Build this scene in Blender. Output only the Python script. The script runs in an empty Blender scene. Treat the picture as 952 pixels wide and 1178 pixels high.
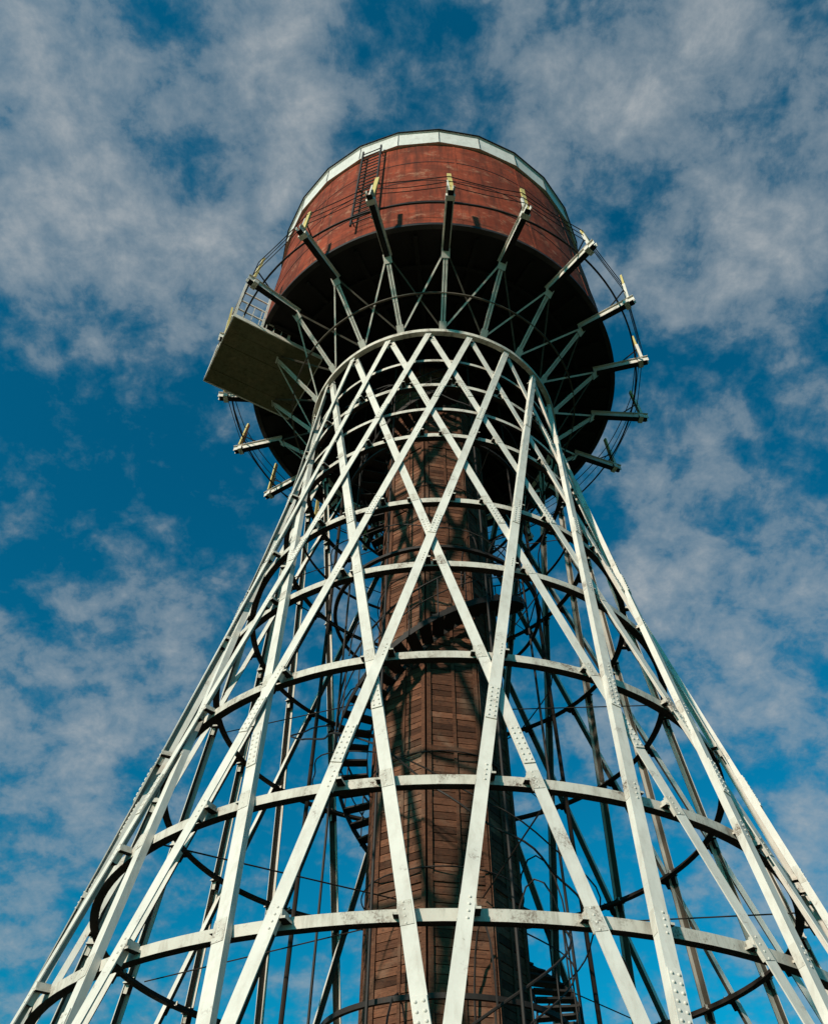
import bpy, bmesh, math, random
from mathutils import Vector, Matrix
random.seed(7)
rad=math.radians
D=14.0; CZ=1.6
def Z(h): return CZ+D*h
def P(r,phi,h):
    a=rad(phi); return Vector((D*r*math.sin(a),-D*r*math.cos(a),Z(h)))
def Pm(r,phi,z):
    a=rad(phi); return Vector((r*math.sin(a),-r*math.cos(a),z))
UP=Vector((0,0,1))
scene=bpy.context.scene
scene.view_settings.view_transform='Standard'
scene.view_settings.look='None'
scene.view_settings.exposure=0

# ---------------- materials ----------------
def newmat(name):
    m=bpy.data.materials.new(name); m.use_nodes=True
    nt=m.node_tree; b=nt.nodes['Principled BSDF']
    b.inputs['Specular IOR Level'].default_value=.2
    return m,nt,b
def N(nt,t,**k):
    n=nt.nodes.new(t)
    for a,v in k.items(): setattr(n,a,v)
    return n
def noise(nt,scale,detail=6,rough=.6,dist=0,vec=None):
    n=N(nt,'ShaderNodeTexNoise'); n.inputs['Scale'].default_value=scale
    n.inputs['Detail'].default_value=detail; n.inputs['Roughness'].default_value=rough
    n.inputs['Distortion'].default_value=dist
    if vec is not None: nt.links.new(vec,n.inputs['Vector'])
    return n
def ramp(nt,inp,stops):
    r=N(nt,'ShaderNodeValToRGB'); e=r.color_ramp.elements
    while len(e)<len(stops): e.new(.5)
    for i,(p,c) in enumerate(stops):
        e[i].position=p; e[i].color=(c[0],c[1],c[2],1) if hasattr(c,'__len__') else (c,c,c,1)
    nt.links.new(inp,r.inputs[0]); return r
def mix(nt,a,b,f,mode='MIX'):
    m=N(nt,'ShaderNodeMixRGB',blend_type=mode)
    for i,v in ((1,a),(2,b),(0,f)):
        if isinstance(v,(int,float)): m.inputs[i].default_value=v
        elif isinstance(v,tuple): m.inputs[i].default_value=(v[0],v[1],v[2],1)
        else: nt.links.new(v,m.inputs[i])
    return m.outputs[0]
def coords(nt,scale=(1,1,1)):
    t=N(nt,'ShaderNodeTexCoord'); mp=N(nt,'ShaderNodeMapping')
    mp.inputs['Scale'].default_value=scale
    nt.links.new(t.outputs['Object'],mp.inputs[0]); return mp.outputs[0]
def bump(nt,b,h,s=.3,d=.01):
    bp=N(nt,'ShaderNodeBump'); bp.inputs['Strength'].default_value=s; bp.inputs['Distance'].default_value=d
    nt.links.new(h,bp.inputs['Height']); nt.links.new(bp.outputs[0],b.inputs['Normal'])
def paint(name,base,dirt,rust,amount=.5,rough=.6,rs=(.58,.7),var=.80):
    m,nt,b=newmat(name); v=coords(nt); vs=coords(nt,(1,1,.25))
    n1=noise(nt,1.3,8,.65,0,v); n2=noise(nt,9,8,.7,.3,vs); n3=noise(nt,2.6,10,.72,.4,v); n4=noise(nt,45,4,.6,0,v)
    r1=ramp(nt,n1.outputs[0],[(.35,0),(.7,1)])
    c=mix(nt,base,tuple(x*var for x in base),r1.outputs[0])
    r2=ramp(nt,n2.outputs[0],[(.48,0),(.75,1)])
    mm=N(nt,'ShaderNodeMath',operation='MULTIPLY'); nt.links.new(r2.outputs[0],mm.inputs[0]); mm.inputs[1].default_value=amount
    c=mix(nt,c,dirt,mm.outputs[0])
    r3=ramp(nt,n3.outputs[0],[(rs[0],0),(rs[1],1)])
    r4=ramp(nt,n4.outputs[0],[(.4,0),(.6,1)])
    m3=N(nt,'ShaderNodeMath',operation='MULTIPLY'); nt.links.new(r3.outputs[0],m3.inputs[0]); nt.links.new(r4.outputs[0],m3.inputs[1])
    c=mix(nt,c,rust,m3.outputs[0])
    nt.links.new(c,b.inputs['Base Color']); b.inputs['Roughness'].default_value=rough
    bump(nt,b,n2.outputs[0],.35,.006)
    return m
M_white=paint('weathered_white_paint',(.80,.725,.63),(.32,.235,.16),(.11,.045,.02),.34,.7,(.59,.71))
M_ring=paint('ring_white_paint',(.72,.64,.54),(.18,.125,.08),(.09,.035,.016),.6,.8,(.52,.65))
M_inner=paint('dark_inner_steel',(.11,.088,.066),(.06,.042,.03),(.09,.04,.02),.7,.8)  # darker tone for faces turned toward the axis and the inner stays
M_ringin=paint('dark_ring_steel',(.035,.024,.018),(.02,.014,.01),(.07,.03,.015),.6,.85)  # darkest tone, for inward and horizontal ring faces and the tie rods
M_dark=paint('dark_steel',(.035,.028,.024),(.02,.016,.013),(.07,.03,.015),.6)
M_roof=paint('pale_roof_sheet',(.78,.73,.66),(.36,.32,.27),(.2,.15,.1),.5,.7,(.62,.72))
M_yellow=paint('yellow_post_paint',(.70,.53,.19),(.34,.26,.12),(.12,.07,.03),.4)
M_plate=paint('mossy_platform_board',(.15,.13,.07),(.05,.046,.02),(.28,.19,.10),.9,.9,(.48,.7))
M_joist=paint('dark_joist_wood',(.020,.016,.014),(.012,.01,.008),(.035,.022,.013),.6,.9)
M_conc=paint('foundation_concrete',(.3,.29,.27),(.2,.19,.17),(.14,.12,.1),.6,.9)

def tank_mat():
    m,nt,b=newmat('red_tank_paint'); v=coords(nt); vs=coords(nt,(1.6,1.6,.10)); vh=coords(nt,(.5,.5,3))
    b.inputs['Specular IOR Level'].default_value=.1
    n1=noise(nt,.7,10,.7,.4,v); n2=noise(nt,2.6,8,.7,.2,vs); n3=noise(nt,1.8,12,.8,.3,v); n4=noise(nt,30,4,.6,0,v); n6=noise(nt,1.2,8,.7,.3,vh)
    c=mix(nt,(.37,.070,.032),(.20,.038,.019),ramp(nt,n1.outputs[0],[(.38,0),(.58,1)]).outputs[0])
    c=mix(nt,c,(.085,.026,.016),ramp(nt,n2.outputs[0],[(.47,0),(.66,.85)]).outputs[0])
    c=mix(nt,c,(.13,.036,.02),ramp(nt,n6.outputs[0],[(.50,0),(.62,.6)]).outputs[0])
    c=mix(nt,c,(.48,.23,.14),ramp(nt,n3.outputs[0],[(.54,0),(.65,.65)]).outputs[0])
    c=mix(nt,c,(.10,.028,.018),ramp(nt,n4.outputs[0],[(.56,0),(.70,.45)]).outputs[0])
    nt.links.new(c,b.inputs['Base Color']); b.inputs['Roughness'].default_value=.85
    n5=noise(nt,1.8,3,.5,0,v); bump(nt,b,n5.outputs[0],.6,.08)
    return m
M_tank=tank_mat()
def wood_mat():
    m,nt,b=newmat('weathered_wood_siding')
    a=N(nt,'ShaderNodeAttribute'); a.attribute_name='Col'
    vs=coords(nt,(2,2,26)); v=coords(nt)
    n1=noise(nt,2.2,8,.7,.5,vs); n2=noise(nt,1.1,8,.65,.3,v); n3=noise(nt,14,6,.7,0,v)
    c=mix(nt,(.18,.073,.038),(.08,.033,.019),ramp(nt,n1.outputs[0],[(.35,0),(.65,1)]).outputs[0])
    c=mix(nt,c,(.21,.135,.09),ramp(nt,n2.outputs[0],[(.5,0),(.70,.7)]).outputs[0])
    c=mix(nt,c,(.035,.018,.012),ramp(nt,n3.outputs[0],[(.54,0),(.68,.8)]).outputs[0])
    c=mix(nt,c,a.outputs['Color'],1.0,'MULTIPLY')
    nt.links.new(c,b.inputs['Base Color']); b.inputs['Roughness'].default_value=.9
    bump(nt,b,n1.outputs[0],.6,.01); return m
M_wood=wood_mat()
def ground_mat():
    m,nt,b=newmat('grass_ground'); v=coords(nt)
    n1=noise(nt,.15,8,.6,.2,v); n2=noise(nt,6,8,.8,0,v)
    c=mix(nt,(.045,.075,.02),(.10,.09,.045),ramp(nt,n1.outputs[0],[(.4,0),(.65,1)]).outputs[0])
    c=mix(nt,c,(.02,.035,.01),ramp(nt,n2.outputs[0],[(.4,.8),(.65,0)]).outputs[0])
    nt.links.new(c,b.inputs['Base Color']); b.inputs['Roughness'].default_value=.95
    bump(nt,b,n2.outputs[0],1,.08); return m
M_ground=ground_mat()

# ---------------- mesh builder ----------------
class MB:
    def __init__(s): s.v=[]; s.f=[]; s.c=[]; s.col=1.0
    def box(s,c,ax,ay,az,hx,hy,hz):
        i=len(s.v)
        for sz in(-1,1):
            for sx,sy in((-1,-1),(1,-1),(1,1),(-1,1)):
                s.v.append(c+ax*hx*sx+ay*hy*sy+az*hz*sz); s.c.append(s.col)
        for q in((0,3,2,1),(4,5,6,7),(0,1,5,4),(1,2,6,5),(2,3,7,6),(3,0,4,7)): s.f.append(tuple(i+k for k in q))
    def bar(s,p0,p1,w,d,n=None):
        t=(p1-p0); L=t.length; t.normalize()
        n=(n or UP); n=n-t*n.dot(t)
        if n.length<1e-4: n=Vector((1,0,0))-t*t.x
        n.normalize(); q=t.cross(n)
        s.box((p0+p1)/2,q,t,n,w/2,L/2,d/2)
    def sweep(s,pts,sv,nv,prof,closed=False):
        i0=len(s.v); m=len(prof)
        for p,a,b in zip(pts,sv,nv):
            for x,y in prof: s.v.append(p+a*x+b*y); s.c.append(s.col)
        K=len(pts)
        for k in range(K if closed else K-1):
            k2=(k+1)%K
            for j in range(m):
                j2=(j+1)%m
                s.f.append((i0+k*m+j,i0+k*m+j2,i0+k2*m+j2,i0+k2*m+j))
        if not closed:
            s.f.append(tuple(i0+j for j in range(m))); s.f.append(tuple(i0+(K-1)*m+j for j in range(m)))
    def cyl(s,p0,p1,r,n=8):
        t=(p1-p0).normalized(); a=t.orthogonal().normalized(); b=t.cross(a)
        prof=[(r*math.cos(2*math.pi*k/n),r*math.sin(2*math.pi*k/n)) for k in range(n)]
        s.sweep([p0,p1],[a,a],[b,b],prof)
    def tube(s,pts,r,n=6,closed=False):
        sv=[];nv=[];K=len(pts)
        for k in range(K):
            a=pts[(k-1)%K] if (closed or k>0) else pts[0]; b=pts[(k+1)%K] if (closed or k<K-1) else pts[-1]
            t=(b-a).normalized(); h=Vector((pts[k].x,pts[k].y,0)); h=h-t*h.dot(t)
            if h.length<1e-5: h=t.orthogonal()
            h.normalize(); sv.append(t.cross(h)); nv.append(h)
        s.sweep(pts,sv,nv,[(r*math.cos(2*math.pi*k/n),r*math.sin(2*math.pi*k/n)) for k in range(n)],closed)
    def rivet(s,p,n,r=.014):
        a=n.orthogonal().normalized(); b=n.cross(a); i=len(s.v)
        for rr,hh in((r,0),(r*.75,r*.6)):
            for k in range(6):
                t=k*math.pi/3; s.v.append(p+a*rr*math.cos(t)+b*rr*math.sin(t)+n*hh); s.c.append(s.col)
        s.v.append(p+n*r*.85); s.c.append(s.col)
        for k in range(6):
            k2=(k+1)%6; s.f.append((i+k,i+k2,i+6+k2,i+6+k)); s.f.append((i+6+k,i+6+k2,i+12))
    def build(s,name,mat,parent=None,smooth=False,col=False,inner=None,down=False):
        me=bpy.data.meshes.new(name); me.from_pydata([tuple(v) for v in s.v],[],s.f); me.update()
        bm=bmesh.new(); bm.from_mesh(me); bmesh.ops.recalc_face_normals(bm,faces=bm.faces); bm.to_mesh(me); bm.free()
        if col:
            ca=me.color_attributes.new('Col','FLOAT_COLOR','POINT')
            for k,c in enumerate(s.c): ca.data[k].color=(c,c,c,1)
        me.materials.append(mat)
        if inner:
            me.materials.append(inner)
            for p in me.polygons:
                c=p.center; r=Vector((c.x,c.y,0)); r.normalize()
                if p.normal.dot(r)<-.35 or (down and abs(p.normal.z)>.7): p.material_index=1  # faces turned inward, and horizontal ones if asked, get the darker material
        if smooth:
            for p in me.polygons: p.use_smooth=True
        o=bpy.data.objects.new(name,me); scene.collection.objects.link(o)
        if parent: o.parent=parent
        return o
def ringL(mb,R,z,hgt,fl,t,seg=120,inward=True,phi0=0):
    pts=[Pm(R,phi0+360*k/seg,z) for k in range(seg)]
    nv=[Vector((p.x,p.y,0)).normalized() for p in pts]; sv=[UP]*seg
    sg=-1 if inward else 1
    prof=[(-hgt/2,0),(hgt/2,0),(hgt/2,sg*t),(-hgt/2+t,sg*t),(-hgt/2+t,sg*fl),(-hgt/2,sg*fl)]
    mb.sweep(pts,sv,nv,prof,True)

tower=bpy.data.objects.new('water_tower',None); scene.collection.objects.link(tower)

# ---------------- hyperboloid lattice ----------------
H1,R1,H2,R2,ROT=.216,.446,1.378,.264,51.0
HB=-1.5/D
def member_pts(phi1,sgn,n=40):
    a=P(R1,phi1,H1); b=P(R2,phi1+sgn*ROT,H2)
    t0=(HB-H1)/(H2-H1)
    return [a+(b-a)*(t0+(1.004-t0)*k/n) for k in range(n+1)]
def rprof(h):
    a=P(R1,0,H1); b=P(R2,ROT,H2); p=a+(b-a)*((h-H1)/(H2-H1))
    return math.hypot(p.x,p.y)/D
RINGS=[-.02,.105,.219,.338,.498,.663,.815,1.01,1.19]
lat=MB(); riv=MB(); spl=MB(); gus=MB()
def frame(p,t):
    n=Vector((p.x,p.y,0)); n=n-t*n.dot(t); n.normalize(); return t.cross(n),n
for fam,(sgn,ph0,off) in enumerate(((1,-15.7,.0),(-1,-3.5,-.075))):
    for k in range(20):
        pts=member_pts(ph0+18*k+random.uniform(-.3,.3),sgn)
        t=(pts[-1]-pts[0]).normalized()
        fr=[frame(p,t) for p in pts]
        sv=[f[0] for f in fr]; nv=[f[1] for f in fr]
        base=[p+n*off for p,n in zip(pts,nv)]
        w,th=.155,.016; lg=.10
        if fam==0: prof=[(-w/2,0),(w/2,0),(w/2,-th),(-w/2+th,-th),(-w/2+th,-lg),(-w/2,-lg)]
        else: prof=[(w/2,0),(-w/2,0),(-w/2,-th),(w/2-th,-th),(w/2-th,-lg),(w/2,-lg)]
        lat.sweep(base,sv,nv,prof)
        def at(z):
            f=(z-pts[0].z)/(pts[-1].z-pts[0].z); p=pts[0]+(pts[-1]-pts[0])*f
            s,n=frame(p,t); return p+n*off,s,n
        sh=[.12,.42,.78,1.12]
        for h in sh:
            hh=h+((k*7+fam*3)%5-2)*.022
            p,s,n=at(Z(hh)); L=.62
            spl.box(p+n*.008,s,t,n,w*.46,L/2,.007)
            for i in range(7):
                for j in(-1,1): riv.rivet(p+n*.0155+t*(-L/2+.05+i*(L-.1)/6)+s*j*w*.24,n,.018)
        for h in RINGS+[1.36]:
            p,s,n=at(Z(h))
            for i in(-1.5,-.5,.5,1.5):
                riv.rivet(p+n*.001+t*i*.075+s*(.02 if fam==0 else -.02),n,.015)
            gus.box(p-n*(.055 if fam==0 else .02)-s*0.01,s,t,n,.07,.13,.045 if fam==0 else .025)
            rn=Vector((p.x,p.y,0)).normalized(); tz=UP.cross(rn)
            gus.box(p-rn*.10+tz*(.09 if fam==0 else -.09),tz,rn,UP,.05,.09,.012)
            gus.box(p-rn*.10+tz*(.09 if fam==0 else -.09)+UP*.04,tz,rn,UP,.008,.085,.045)
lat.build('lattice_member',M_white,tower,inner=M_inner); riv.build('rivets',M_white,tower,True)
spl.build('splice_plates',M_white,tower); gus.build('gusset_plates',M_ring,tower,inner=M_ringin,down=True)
rg=MB()
for i,h in enumerate(RINGS):
    R=rprof(h)*D-.185
    ringL(rg,R,Z(h),.12,.13,.014)
for h in(1.10,1.285): ringL(rg,rprof(h)*D-.185,Z(h),.10,.06,.014)
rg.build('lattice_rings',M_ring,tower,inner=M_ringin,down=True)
rt=MB()
ringL(rt,R2*D+.05,Z(1.378),.14,.14,.016,160,True)
rt.build('waist_ring',M_ring,tower,inner=M_inner)

# ---------------- struts under tank ----------------
st=MB(); sr=MB(); ist=MB()
PH=[5+18*k for k in range(20)]
hb,hbm=1.385,1.505
for i,ph in enumerate(PH):
    a=P(R2,ph,hb); b=P(.382,ph,hbm); nrm=Vector((a.x,a.y,0)).normalized()
    tz=UP.cross(nrm)
    t=(b-a).normalized(); n=(nrm-t*nrm.dot(t)).normalized(); s=t.cross(n)
    for sg in(-1,1):
        w=.055; th=.012
        prof=[(sg*.012,0),(sg*(w+.012),0),(sg*(w+.012),-th),(sg*(.012+th),-th),(sg*(.012+th),-.08),(sg*.012,-.08)]
        st.sweep([a,b],[s,s],[n,n],prof)
    ph2=ph+18
    a2=P(R2,ph2,hb); b2=P(.382,ph2,hbm)
    st.bar(a-n*.03,b2-n*.03,.05,.02,n)
    ist.bar(a2-n*.06,b-n*.06,.045,.02,n)
    for q in(.12,.25,.4,.6,.8,.93):
        for j in(-1,1): sr.rivet(a+(b-a)*q+n*.001+s*j*.04,n,.012)
    st.box(a+t*.12+n*.008,s,t,n,.10,.13,.006); st.box(b-t*.16+n*.009,s,t,n,.12,.14,.006)
ringL(ist,.318*D,Z(1.440),.05,.05,.012,120)
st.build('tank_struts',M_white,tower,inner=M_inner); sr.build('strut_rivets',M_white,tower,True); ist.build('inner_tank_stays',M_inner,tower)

# radial cantilever beams
bm_=MB(); ye=MB(); wr=MB(); bu=MB()
for i,ph in enumerate(PH):
    nrm=Vector((math.sin(rad(ph)),-math.cos(rad(ph)),0)); tz=UP.cross(nrm)
    ext=.500+random.uniform(-.008,.008)
    for sg in(-1,1):
        a=nrm*D*.372; b=nrm*D*ext; c=(a+b)/2; L=(b-a).length/2
        y=sg*.06
        bm_.box(c+tz*y+UP*Z(1.508),tz,nrm,UP,.008,L,.10)
        bm_.box(c+tz*(y+sg*.032)+UP*(Z(1.508)+.095),tz,nrm,UP,.03,L,.006)
    bu.box(c+UP*(Z(1.508)-.112),tz,nrm,UP,.08,L-.05,.014)  # dark strip added along the underside of each beam pair
    e=nrm*D*(ext-.018)+UP*(Z(1.508)-.04)
    bm_.box(e-UP*.02,tz,nrm,UP,.13,.07,.08)
    tilt=Vector((random.uniform(-.07,.07),random.uniform(-.07,.07),1)).normalized()
    f=nrm*D*(ext-.012)+UP*(Z(1.508)+.08)
    hh=random.uniform(.65,.85)
    ye.box(f+tilt*(.1+hh)+tz*.05,tz,nrm,tilt,.06,.03,hh)
    bm_.box(f+tilt*.45-tz*.03,tz,nrm,tilt,.02,.045,.52)
    bu.bar(f-nrm*.75+UP*.02,f+tilt*.75,.03,.03,tz)
for z,rr in((.45,.012),(.85,.012),(1.25,.014)):
    pts=[]
    for k in range(20):
        p0=P(.488,PH[k],1.508); p1=P(.488,PH[(k+1)%20],1.508)
        sag=random.uniform(.03,.16)
        for q in range(4):
            p=p0.lerp(p1,q/4); pts.append(p+UP*(z+.08-sag*math.sin(q/4*math.pi)))
    wr.tube(pts,rr,6,True)
ringL(wr,.468*D,Z(1.508)+.13,.05,.05,.012,120)
bm_.build('gallery_beams',M_white,tower,inner=M_inner); ye.build('gallery_posts',M_yellow,tower); wr.build('gallery_rails',M_dark,tower); bu.build('gallery_dark_bars',M_joist,tower)

# ---------------- tank ----------------
def lathe(name,prof,mat,seg,smooth=True,phi0=0):
    mb=MB(); m=len(prof)
    for k in range(seg):
        for r,z in prof: mb.v.append(Pm(r,phi0+360*k/seg,z)); mb.c.append(1)
    for k in range(seg):
        k2=(k+1)%seg
        for j in range(m-1): mb.f.append((k*m+j,k2*m+j,k2*m+j+1,k*m+j+1))
    o=mb.build(name,mat,tower,smooth)
    if smooth:
        try: o.data.set_sharp_from_angle(angle=rad(35))
        except Exception: pass
    return o
TB=1.525; TT=2.05; TR=.419
lathe('tank_shell',[(TR*D,Z(TB)),(TR*D,Z(TT)+.3)],M_tank,128)
lathe('tank_underside',[(.001,Z(TB)+.30),(TR*D-.02,Z(TB)+.06)],M_joist,96)
tk=MB()
ringL(tk,TR*D+.03,Z(TB+.004),.14,.14,.03,128)
for q in(1.66,1.79,1.92):
    ringL(tk,TR*D+.012,Z(q),.03,.01,.011,128)
tk.build('tank_bands',M_dark,tower)
sm=MB()
for k in range(16):
    ph=9+22.5*k; n=Vector((math.sin(rad(ph)),-math.cos(rad(ph)),0)); 
    sm.box(n*(TR*D+.003)+UP*(Z(TB)+Z(TT))/2,UP.cross(n),n,UP,.035,.006,(TT-TB)*D/2)
sm.build('tank_seams',M_tank,tower)
jo=MB()
for k in range(40):
    ph=PH[0]+9*k; n=Vector((math.sin(rad(ph)),-math.cos(rad(ph)),0)); r0=.12 if k%2 else .26
    jo.box(n*D*(r0+.40)/2+UP*(Z(TB)+.02),UP.cross(n),n,UP,.06,D*(.40-r0)/2,.09)
for r in(.12,.20,.27,.34): ringL(jo,r*D,Z(TB)-.04,.10,.10,.02,96)
jo.build('tank_floor_joists',M_joist,tower)
RS=26
zb=Z(TT)
lathe('roof_fascia',[(TR*D-.05,zb+.02),(TR*D+.12,zb),(TR*D+.13,zb+1.15),(TR*D+.18,zb+1.18),(TR*D+.18,zb+1.24),(.001,zb+4.2)],M_roof,RS,False,4)
ed=MB()
pts=[Pm(TR*D+.20,4+360*k/RS,zb+1.22+random.uniform(-.03,.03)) for k in range(RS)]; ed.tube(pts,.03,6,True)
for k in range(RS):
    p=Pm(TR*D+.145,4+360*k/RS,zb); ed.cyl(p,p+UP*1.18,.010,6)
ed.build('roof_edge_trim',M_dark,tower)
fn=MB()
fn.cyl(Vector((0,0,zb+4)),Vector((0,0,zb+5)),.35,16); fn.build('roof_vent',M_roof,tower)

# ladder on the tank
ld=MB()
ang=-18.5; n=Vector((math.sin(rad(ang)),-math.cos(rad(ang)),0)); tz=UP.cross(n)
z0,z1=Z(1.57),Z(2.06)
for sg in(-1,1): ld.box(n*(TR*D+.22)+tz*sg*.34+UP*(z0+z1)/2,tz,n,UP,.026,.03,(z1-z0)/2)
z=z0+.15
while z<z1:
    p=n*(TR*D+.22)+UP*z; ld.cyl(p-tz*.34,p+tz*.34,.018,6); z+=.32
for zz in(z0+.5,(z0+z1)/2,z1-.5):
    for sg in(-1,1): ld.bar(n*(TR*D)+tz*sg*.34+UP*zz,n*(TR*D+.22)+tz*sg*.34+UP*zz,.03,.03)
ld.build('tank_ladder',M_dark,tower)

# hanging platform
pf=MB(); pr=MB()
n=Vector((-.848,-.53,0)).normalized(); tz=UP.cross(n)
pc=Vector((-.376,-.120,0))*D
hl,hw=.102*D,.090*D; zp=Z(1.494)
for k in range(5):
    y=-hw+hw*2*(k+.5)/5
    pf.box(pc+tz*y+UP*(zp+random.uniform(-.012,.012)),tz,n,UP,hw/5-.006,hl,.03)
pf.build('platform_deck',M_plate,tower)
for sg in(-1,1):
    pr.box(pc+tz*sg*(hw+.02)+UP*(zp+.02),tz,n,UP,.016,hl+.03,.08)
    pr.box(pc+n*sg*(hl+.02)+UP*(zp+.02),tz,n,UP,hw+.0,.016,.08)
RH=2.15
corn=[pc+n*hl+tz*hw,pc+n*hl-tz*hw,pc-n*hl*.2+tz*hw,pc-n*hl*.2-tz*hw,pc+n*hl,pc+n*hl*.4+tz*hw,pc+n*hl*.4-tz*hw]
for c in corn: pr.box(c+UP*(zp+RH/2),tz,n,UP,.035,.035,RH/2)
for z in(.5,1.05,1.6,RH):
    for a,b in((2,0),(0,1),(1,3)): pr.bar(corn[a]+UP*(zp+z),corn[b]+UP*(zp+z),.04,.05)
for k in range(1,9):
    y=-hw+2*hw*k/9; c=pc+n*hl+tz*y; pr.box(c+UP*(zp+.55),tz,n,UP,.012,.012,.55)
for k in range(1,7):
    for sg in(-1,1):
        c=pc+tz*sg*hw+n*hl*(-.2+1.2*k/7); pr.box(c+UP*(zp+.55),tz,n,UP,.012,.012,.55)
pr.bar(corn[0]+UP*zp,corn[4]+UP*(zp+RH),.03,.03,n); pr.bar(corn[4]+UP*zp,corn[1]+UP*(zp+RH),.03,.03,n)
pr.build('platform_railing',M_white,tower)

# ---------------- wooden shaft ----------------
SR=.0975*D; wd=MB(); tr=MB(); ztop=Z(TB)+.1
cor=[-10+45*k for k in range(8)]
for k in range(8):
    a=Pm(SR,cor[k],0); b=Pm(SR,cor[k]+45,0); mid=(a+b)/2; nn=mid.normalized(); tt=(b-a).normalized(); L=(b-a).length
    z=.1
    while z<ztop:
        bh=.125+random.uniform(-.006,.01)
        wd.col=random.choice([.5,.75,1,1,1.15,1.45])*random.uniform(.85,1.15)
        tl=random.uniform(-.006,.006)
        wd.box(mid+UP*(z+bh/2)+nn*random.uniform(-.008,.006),(tt+UP*tl).normalized(),(nn+UP*random.uniform(.05,.12)).normalized(),UP,L/2-.02,.014,bh/2-.006)
        z+=bh
    tr.col=.9
    for c,sg in((a,1),(b,-1)):
        tr.box(c+tt*sg*.045+nn*.03+UP*(ztop+.1)/2,tt,nn,UP,.04,.014,(ztop-.1)/2)
    tr.box(mid+nn*.03+tt*.02+UP*(ztop+.1)/2,tt,nn,UP,.03,.008,(ztop-.1)/2-.01)
    tr.col=.7
    for q in range(1,10):
        tr.box(mid+nn*.032+UP*(q*2.35),tt,nn,UP,L/2-.09,.012,.055)
core=MB(); 
core.sweep([Vector((0,0,.05)),Vector((0,0,ztop))],[Vector((1,0,0))]*2,[Vector((0,1,0))]*2,[((SR-.06)*math.sin(rad(c)),-(SR-.06)*math.cos(rad(c))) for c in cor])
wd.build('shaft_siding',M_wood,tower,col=True); tr.build('shaft_trim',M_wood,tower,col=True); core.build('shaft_core',M_joist,tower)
hp=MB()
for h in(.1,.4,.55,.88,1.1,1.3):
    hp.tube([Pm(SR+.05,360*k/60,Z(h)) for k in range(60)],.012,5,True)
ringL(hp,.14*D,Z(.256),.07,.07,.012,80)
ringL(hp,.175*D,Z(.86),.07,.09,.012,80)
ringL(hp,.175*D,Z(1.15),.07,.09,.012,80)

# spiral stair
sp=MB(); spr=MB()
def sphi(h): return 90+360*(h-.29)/.6
nt_=int((1.40+.10)*D/.19)
ro,ri=.150*D,.104*D
outer=[];inner=[];rail=[];rail2=[]
for k in range(nt_):
    h=-.10+k*.19/D; ph=sphi(h); nn=Vector((math.sin(rad(ph)),-math.cos(rad(ph)),0)); tz=UP.cross(nn)
    sp.box(nn*(ro+ri)/2+UP*Z(h),tz,nn,UP,.12,(ro-ri)/2,.016)
    outer.append(nn*ro+UP*Z(h)); inner.append(nn*ri+UP*Z(h)); rail.append(nn*(ro+.02)+UP*(Z(h)+1.0)); rail2.append(nn*(ro+.02)+UP*(Z(h)+.55))
    if k%2==0: spr.cyl(nn*(ro+.02)+UP*(Z(h)-.1),nn*(ro+.02)+UP*(Z(h)+1.0),.014,6)
    if k%5==0:
        hh=[]
        for q in range(9):
            u=math.pi*q/8
            hh.append(nn*((ro+ri)/2+(ro-ri)/2*1.35*math.cos(u))+UP*(Z(h)+1.0+1.25*math.sin(u)))
        spr.tube(hh,.016,5)
for L in(outer,inner):
    nv=[Vector((p.x,p.y,0)).normalized() for p in L]
    sp.sweep(L,[UP]*len(L),nv,[(-.10,-.01),(.05,-.01),(.05,.01),(-.10,.01)])
spr.tube(rail,.022,6); spr.tube(rail2,.014,6)
for k in range(6):
    ph=30+60*k; spr.cyl(Pm(ro+.05,ph,.1),Pm(ro+.05,ph,Z(TB)),.026,6)
for R,pitch,ph0,rr in((.185,.42,40,.014),(.205,.8,200,.018)):
    pts=[]
    for k in range(220):
        h=-.1+k*1.5/220
        pts.append(Pm(R*D+.10*math.sin(k*.37)+.05*math.sin(k*.9),ph0-360*(h)/pitch,Z(h)+.15*math.sin(k*.23)))
    spr.tube(pts,rr,5)
sp.build('spiral_stair',M_dark,tower); spr.build('stair_railing',M_dark,tower); hp.build('shaft_hoops',M_dark,tower)

# tie rods + drain pipes
td=MB()
for h,off in((.345,0),(.665,10),(1.01,5)):
    R=rprof(h)*D-.2
    for k in range(6):
        td.cyl(Pm(R,60*k+off+15,Z(h)),Pm(SR+.02,60*k+off+28,Z(h)+.35),.012,5)
for ph in(150,118,-150,-112):
    td.cyl(Pm(.215*D,ph,.1),Pm(.215*D,ph,Z(TB)),.045,8)
td.build('tie_rods',M_ringin,tower)
Rf=math.hypot(member_pts(0,1)[0].x,member_pts(0,1)[0].y)
lathe('foundation_ring',[(Rf-.5,-.2),(Rf-.5,.12),(Rf-.46,.15),(Rf+.46,.15),(Rf+.5,.12),(Rf+.5,-.2)],M_conc,96,False)

# ---------------- ground ----------------
g=MB(); S=3000; n_=60
def gx(i): 
    u=(i/n_*2-1); return S*u*abs(u)**2
for i in range(n_+1):
    for j in range(n_+1):
        x,y=gx(i),gx(j); d=math.hypot(x,y)
        g.v.append(Vector((x,y,(0 if d<15 else .15*math.sin(x*.05)*math.cos(y*.04))))); g.c.append(1)
for i in range(n_):
    for j in range(n_): g.f.append((i*(n_+1)+j,(i+1)*(n_+1)+j,(i+1)*(n_+1)+j+1,i*(n_+1)+j+1))
g.build('ground',M_ground)

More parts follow.
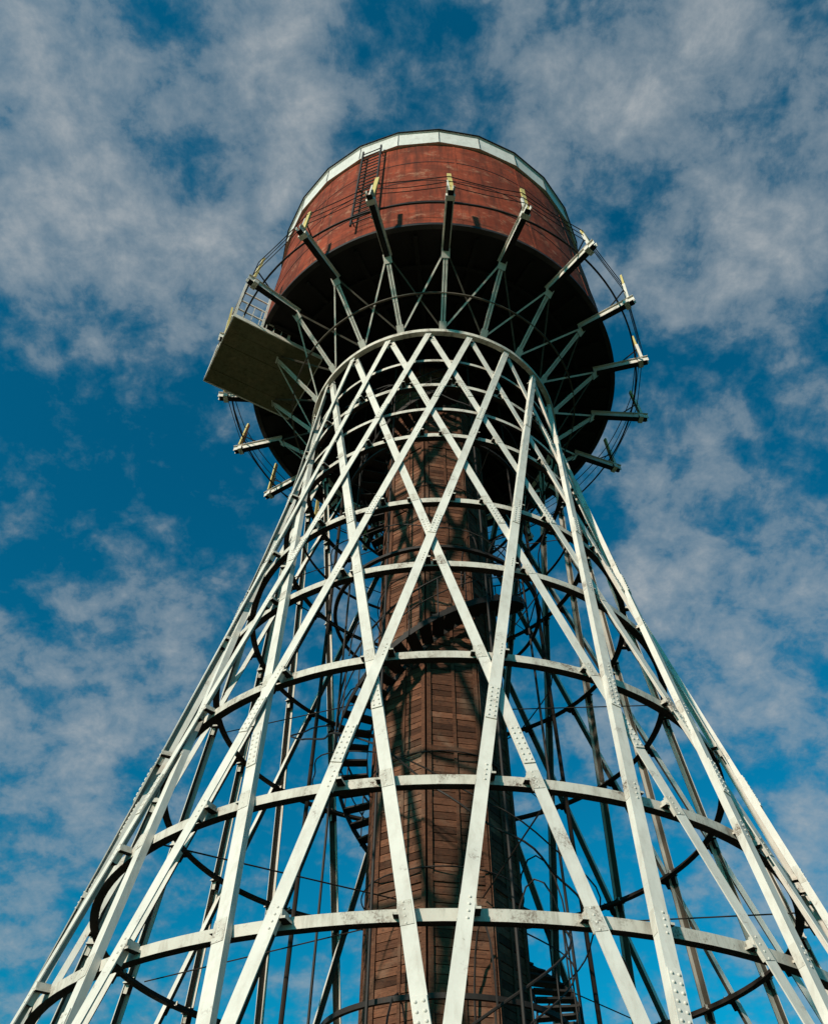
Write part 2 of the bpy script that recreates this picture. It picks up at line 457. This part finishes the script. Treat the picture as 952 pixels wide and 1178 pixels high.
# ---------------- light + sky ----------------
SPH,SEL=-36,25
def dirv(az,el):
    return Vector((math.sin(rad(az))*math.cos(rad(el)),math.cos(rad(az))*math.cos(rad(el)),math.sin(rad(el))))
sv=Vector((math.sin(rad(SPH))*math.cos(rad(SEL)),-math.cos(rad(SPH))*math.cos(rad(SEL)),math.sin(rad(SEL))))
sl=bpy.data.lights.new('sun','SUN'); sl.energy=4.2; sl.angle=rad(2.0); sl.color=(1,.91,.78)
so=bpy.data.objects.new('sun',sl); scene.collection.objects.link(so); so.rotation_euler=sv.to_track_quat('Z','Y').to_euler(); so.location=sv*60
w=bpy.data.worlds.new('World'); scene.world=w; w.use_nodes=True; nt=w.node_tree
bg=nt.nodes['Background']; bg.inputs[1].default_value=.1
sky=N(nt,'ShaderNodeTexSky'); sky.sky_type='NISHITA'; sky.sun_disc=False
sky.sun_elevation=rad(SEL); sky.sun_rotation=math.atan2(sv.x,sv.y)
blue=mix(nt,sky.outputs[0],(.01,.84,1.05),1.0,'MULTIPLY')
def mth(op,x,y,clamp=False):
    m=N(nt,'ShaderNodeMath',operation=op); m.use_clamp=clamp
    for i,v in enumerate((x,y)):
        if isinstance(v,(int,float)): m.inputs[i].default_value=v
        else: nt.links.new(v,m.inputs[i])
    return m.outputs[0]
tc=N(nt,'ShaderNodeTexCoord'); G=tc.outputs['Generated']
sx=N(nt,'ShaderNodeSeparateXYZ'); nt.links.new(G,sx.inputs[0])
ad=mth('ADD',mth('MAXIMUM',sx.outputs[2],0.0),.6)
dv=N(nt,'ShaderNodeVectorMath',operation='DIVIDE'); cb=N(nt,'ShaderNodeCombineXYZ')
for i in range(3): nt.links.new(ad,cb.inputs[i])
nt.links.new(G,dv.inputs[0]); nt.links.new(cb.outputs[0],dv.inputs[1])
mp=N(nt,'ShaderNodeMapping'); nt.links.new(dv.outputs[0],mp.inputs[0]); mp.inputs['Location'].default_value=(3.1,1.7,.4)
V=mp.outputs[0]
a=noise(nt,9,4,.5,.2,V); b_=noise(nt,21,9,.62,.2,V); c_=noise(nt,60,7,.68,.15,V)
banks=[(-57,67.7,16,.10),(-32,78,10,.08),(31,77.5,10,.08),(57,66.4,15,.095),(-42,63.7,10,.07),(44,56.6,11,.08),(29,46,10,.07),(27,36,13,.075),
       (-31,30,12,.07),(-46,57.4,8,.08),(21,16.4,9,.10),(-27.6,36.3,9,.06),(18,27,10,.04),(-22,20,9,.04),(-5,30,14,.03),(-36,44,5,.03),(-28,50,5,.03),
       (-4,77.6,6,-.10),(-40.5,49.8,13,-.04),(-25,45.7,10,-.05),(40.6,64.5,5,-.09),(32,53.6,6,-.06),(-15,25,9,-.05),(14.6,22.9,8,-.05),(-46.5,69.7,4.5,-.10)]
cov=0.0
for az,el,r,amt in banks:
    d=N(nt,'ShaderNodeVectorMath',operation='DOT_PRODUCT'); nt.links.new(G,d.inputs[0]); d.inputs[1].default_value=dirv(az,el)
    mr=N(nt,'ShaderNodeMapRange'); mr.interpolation_type='SMOOTHSTEP'
    nt.links.new(d.outputs['Value'],mr.inputs[0]); mr.inputs[1].default_value=math.cos(rad(r*1.25)); mr.inputs[2].default_value=1.0
    mr.inputs[3].default_value=0; mr.inputs[4].default_value=amt
    cov=mth('ADD',cov,mr.outputs[0])
s1=mth('ADD',mth('MULTIPLY',a.outputs[0],.46),mth('MULTIPLY',b_.outputs[0],.60))
s2=mth('ADD',mth('ADD',s1,mth('MULTIPLY',c_.outputs[0],.18)),cov)
mask=ramp(nt,s2,[(.59,0),(.65,.18),(.73,.48),(.98,.95)])
cc=ramp(nt,mask.outputs[0],[(.05,(.8,2.2,3.0)),(.4,(2.2,3.0,3.5)),(1.0,(4.7,4.9,5.0))])
fin=mix(nt,blue,cc.outputs[0],mask.outputs[0])
nt.links.new(fin,bg.inputs[0])

# ---------------- camera ----------------
cd=bpy.data.cameras.new('camera'); co=bpy.data.objects.new('camera',cd); scene.collection.objects.link(co); scene.camera=co
cd.sensor_fit='VERTICAL'; cd.sensor_height=24; cd.lens=24*885/1178; cd.clip_end=8000; cd.clip_start=.05
th=rad(48.7); yaw=-.0405
fw=Vector((math.sin(yaw)*math.cos(th),math.cos(yaw)*math.cos(th),math.sin(th)))
rt_=fw.cross(UP).normalized(); up=rt_.cross(fw)
ro_=rad(.6)
r2=rt_*math.cos(ro_)+up*math.sin(ro_); u2=up*math.cos(ro_)-rt_*math.sin(ro_)
Mx=Matrix((r2,u2,-fw)).transposed().to_4x4(); Mx.translation=Vector((0,-D,CZ)); co.matrix_world=Mx
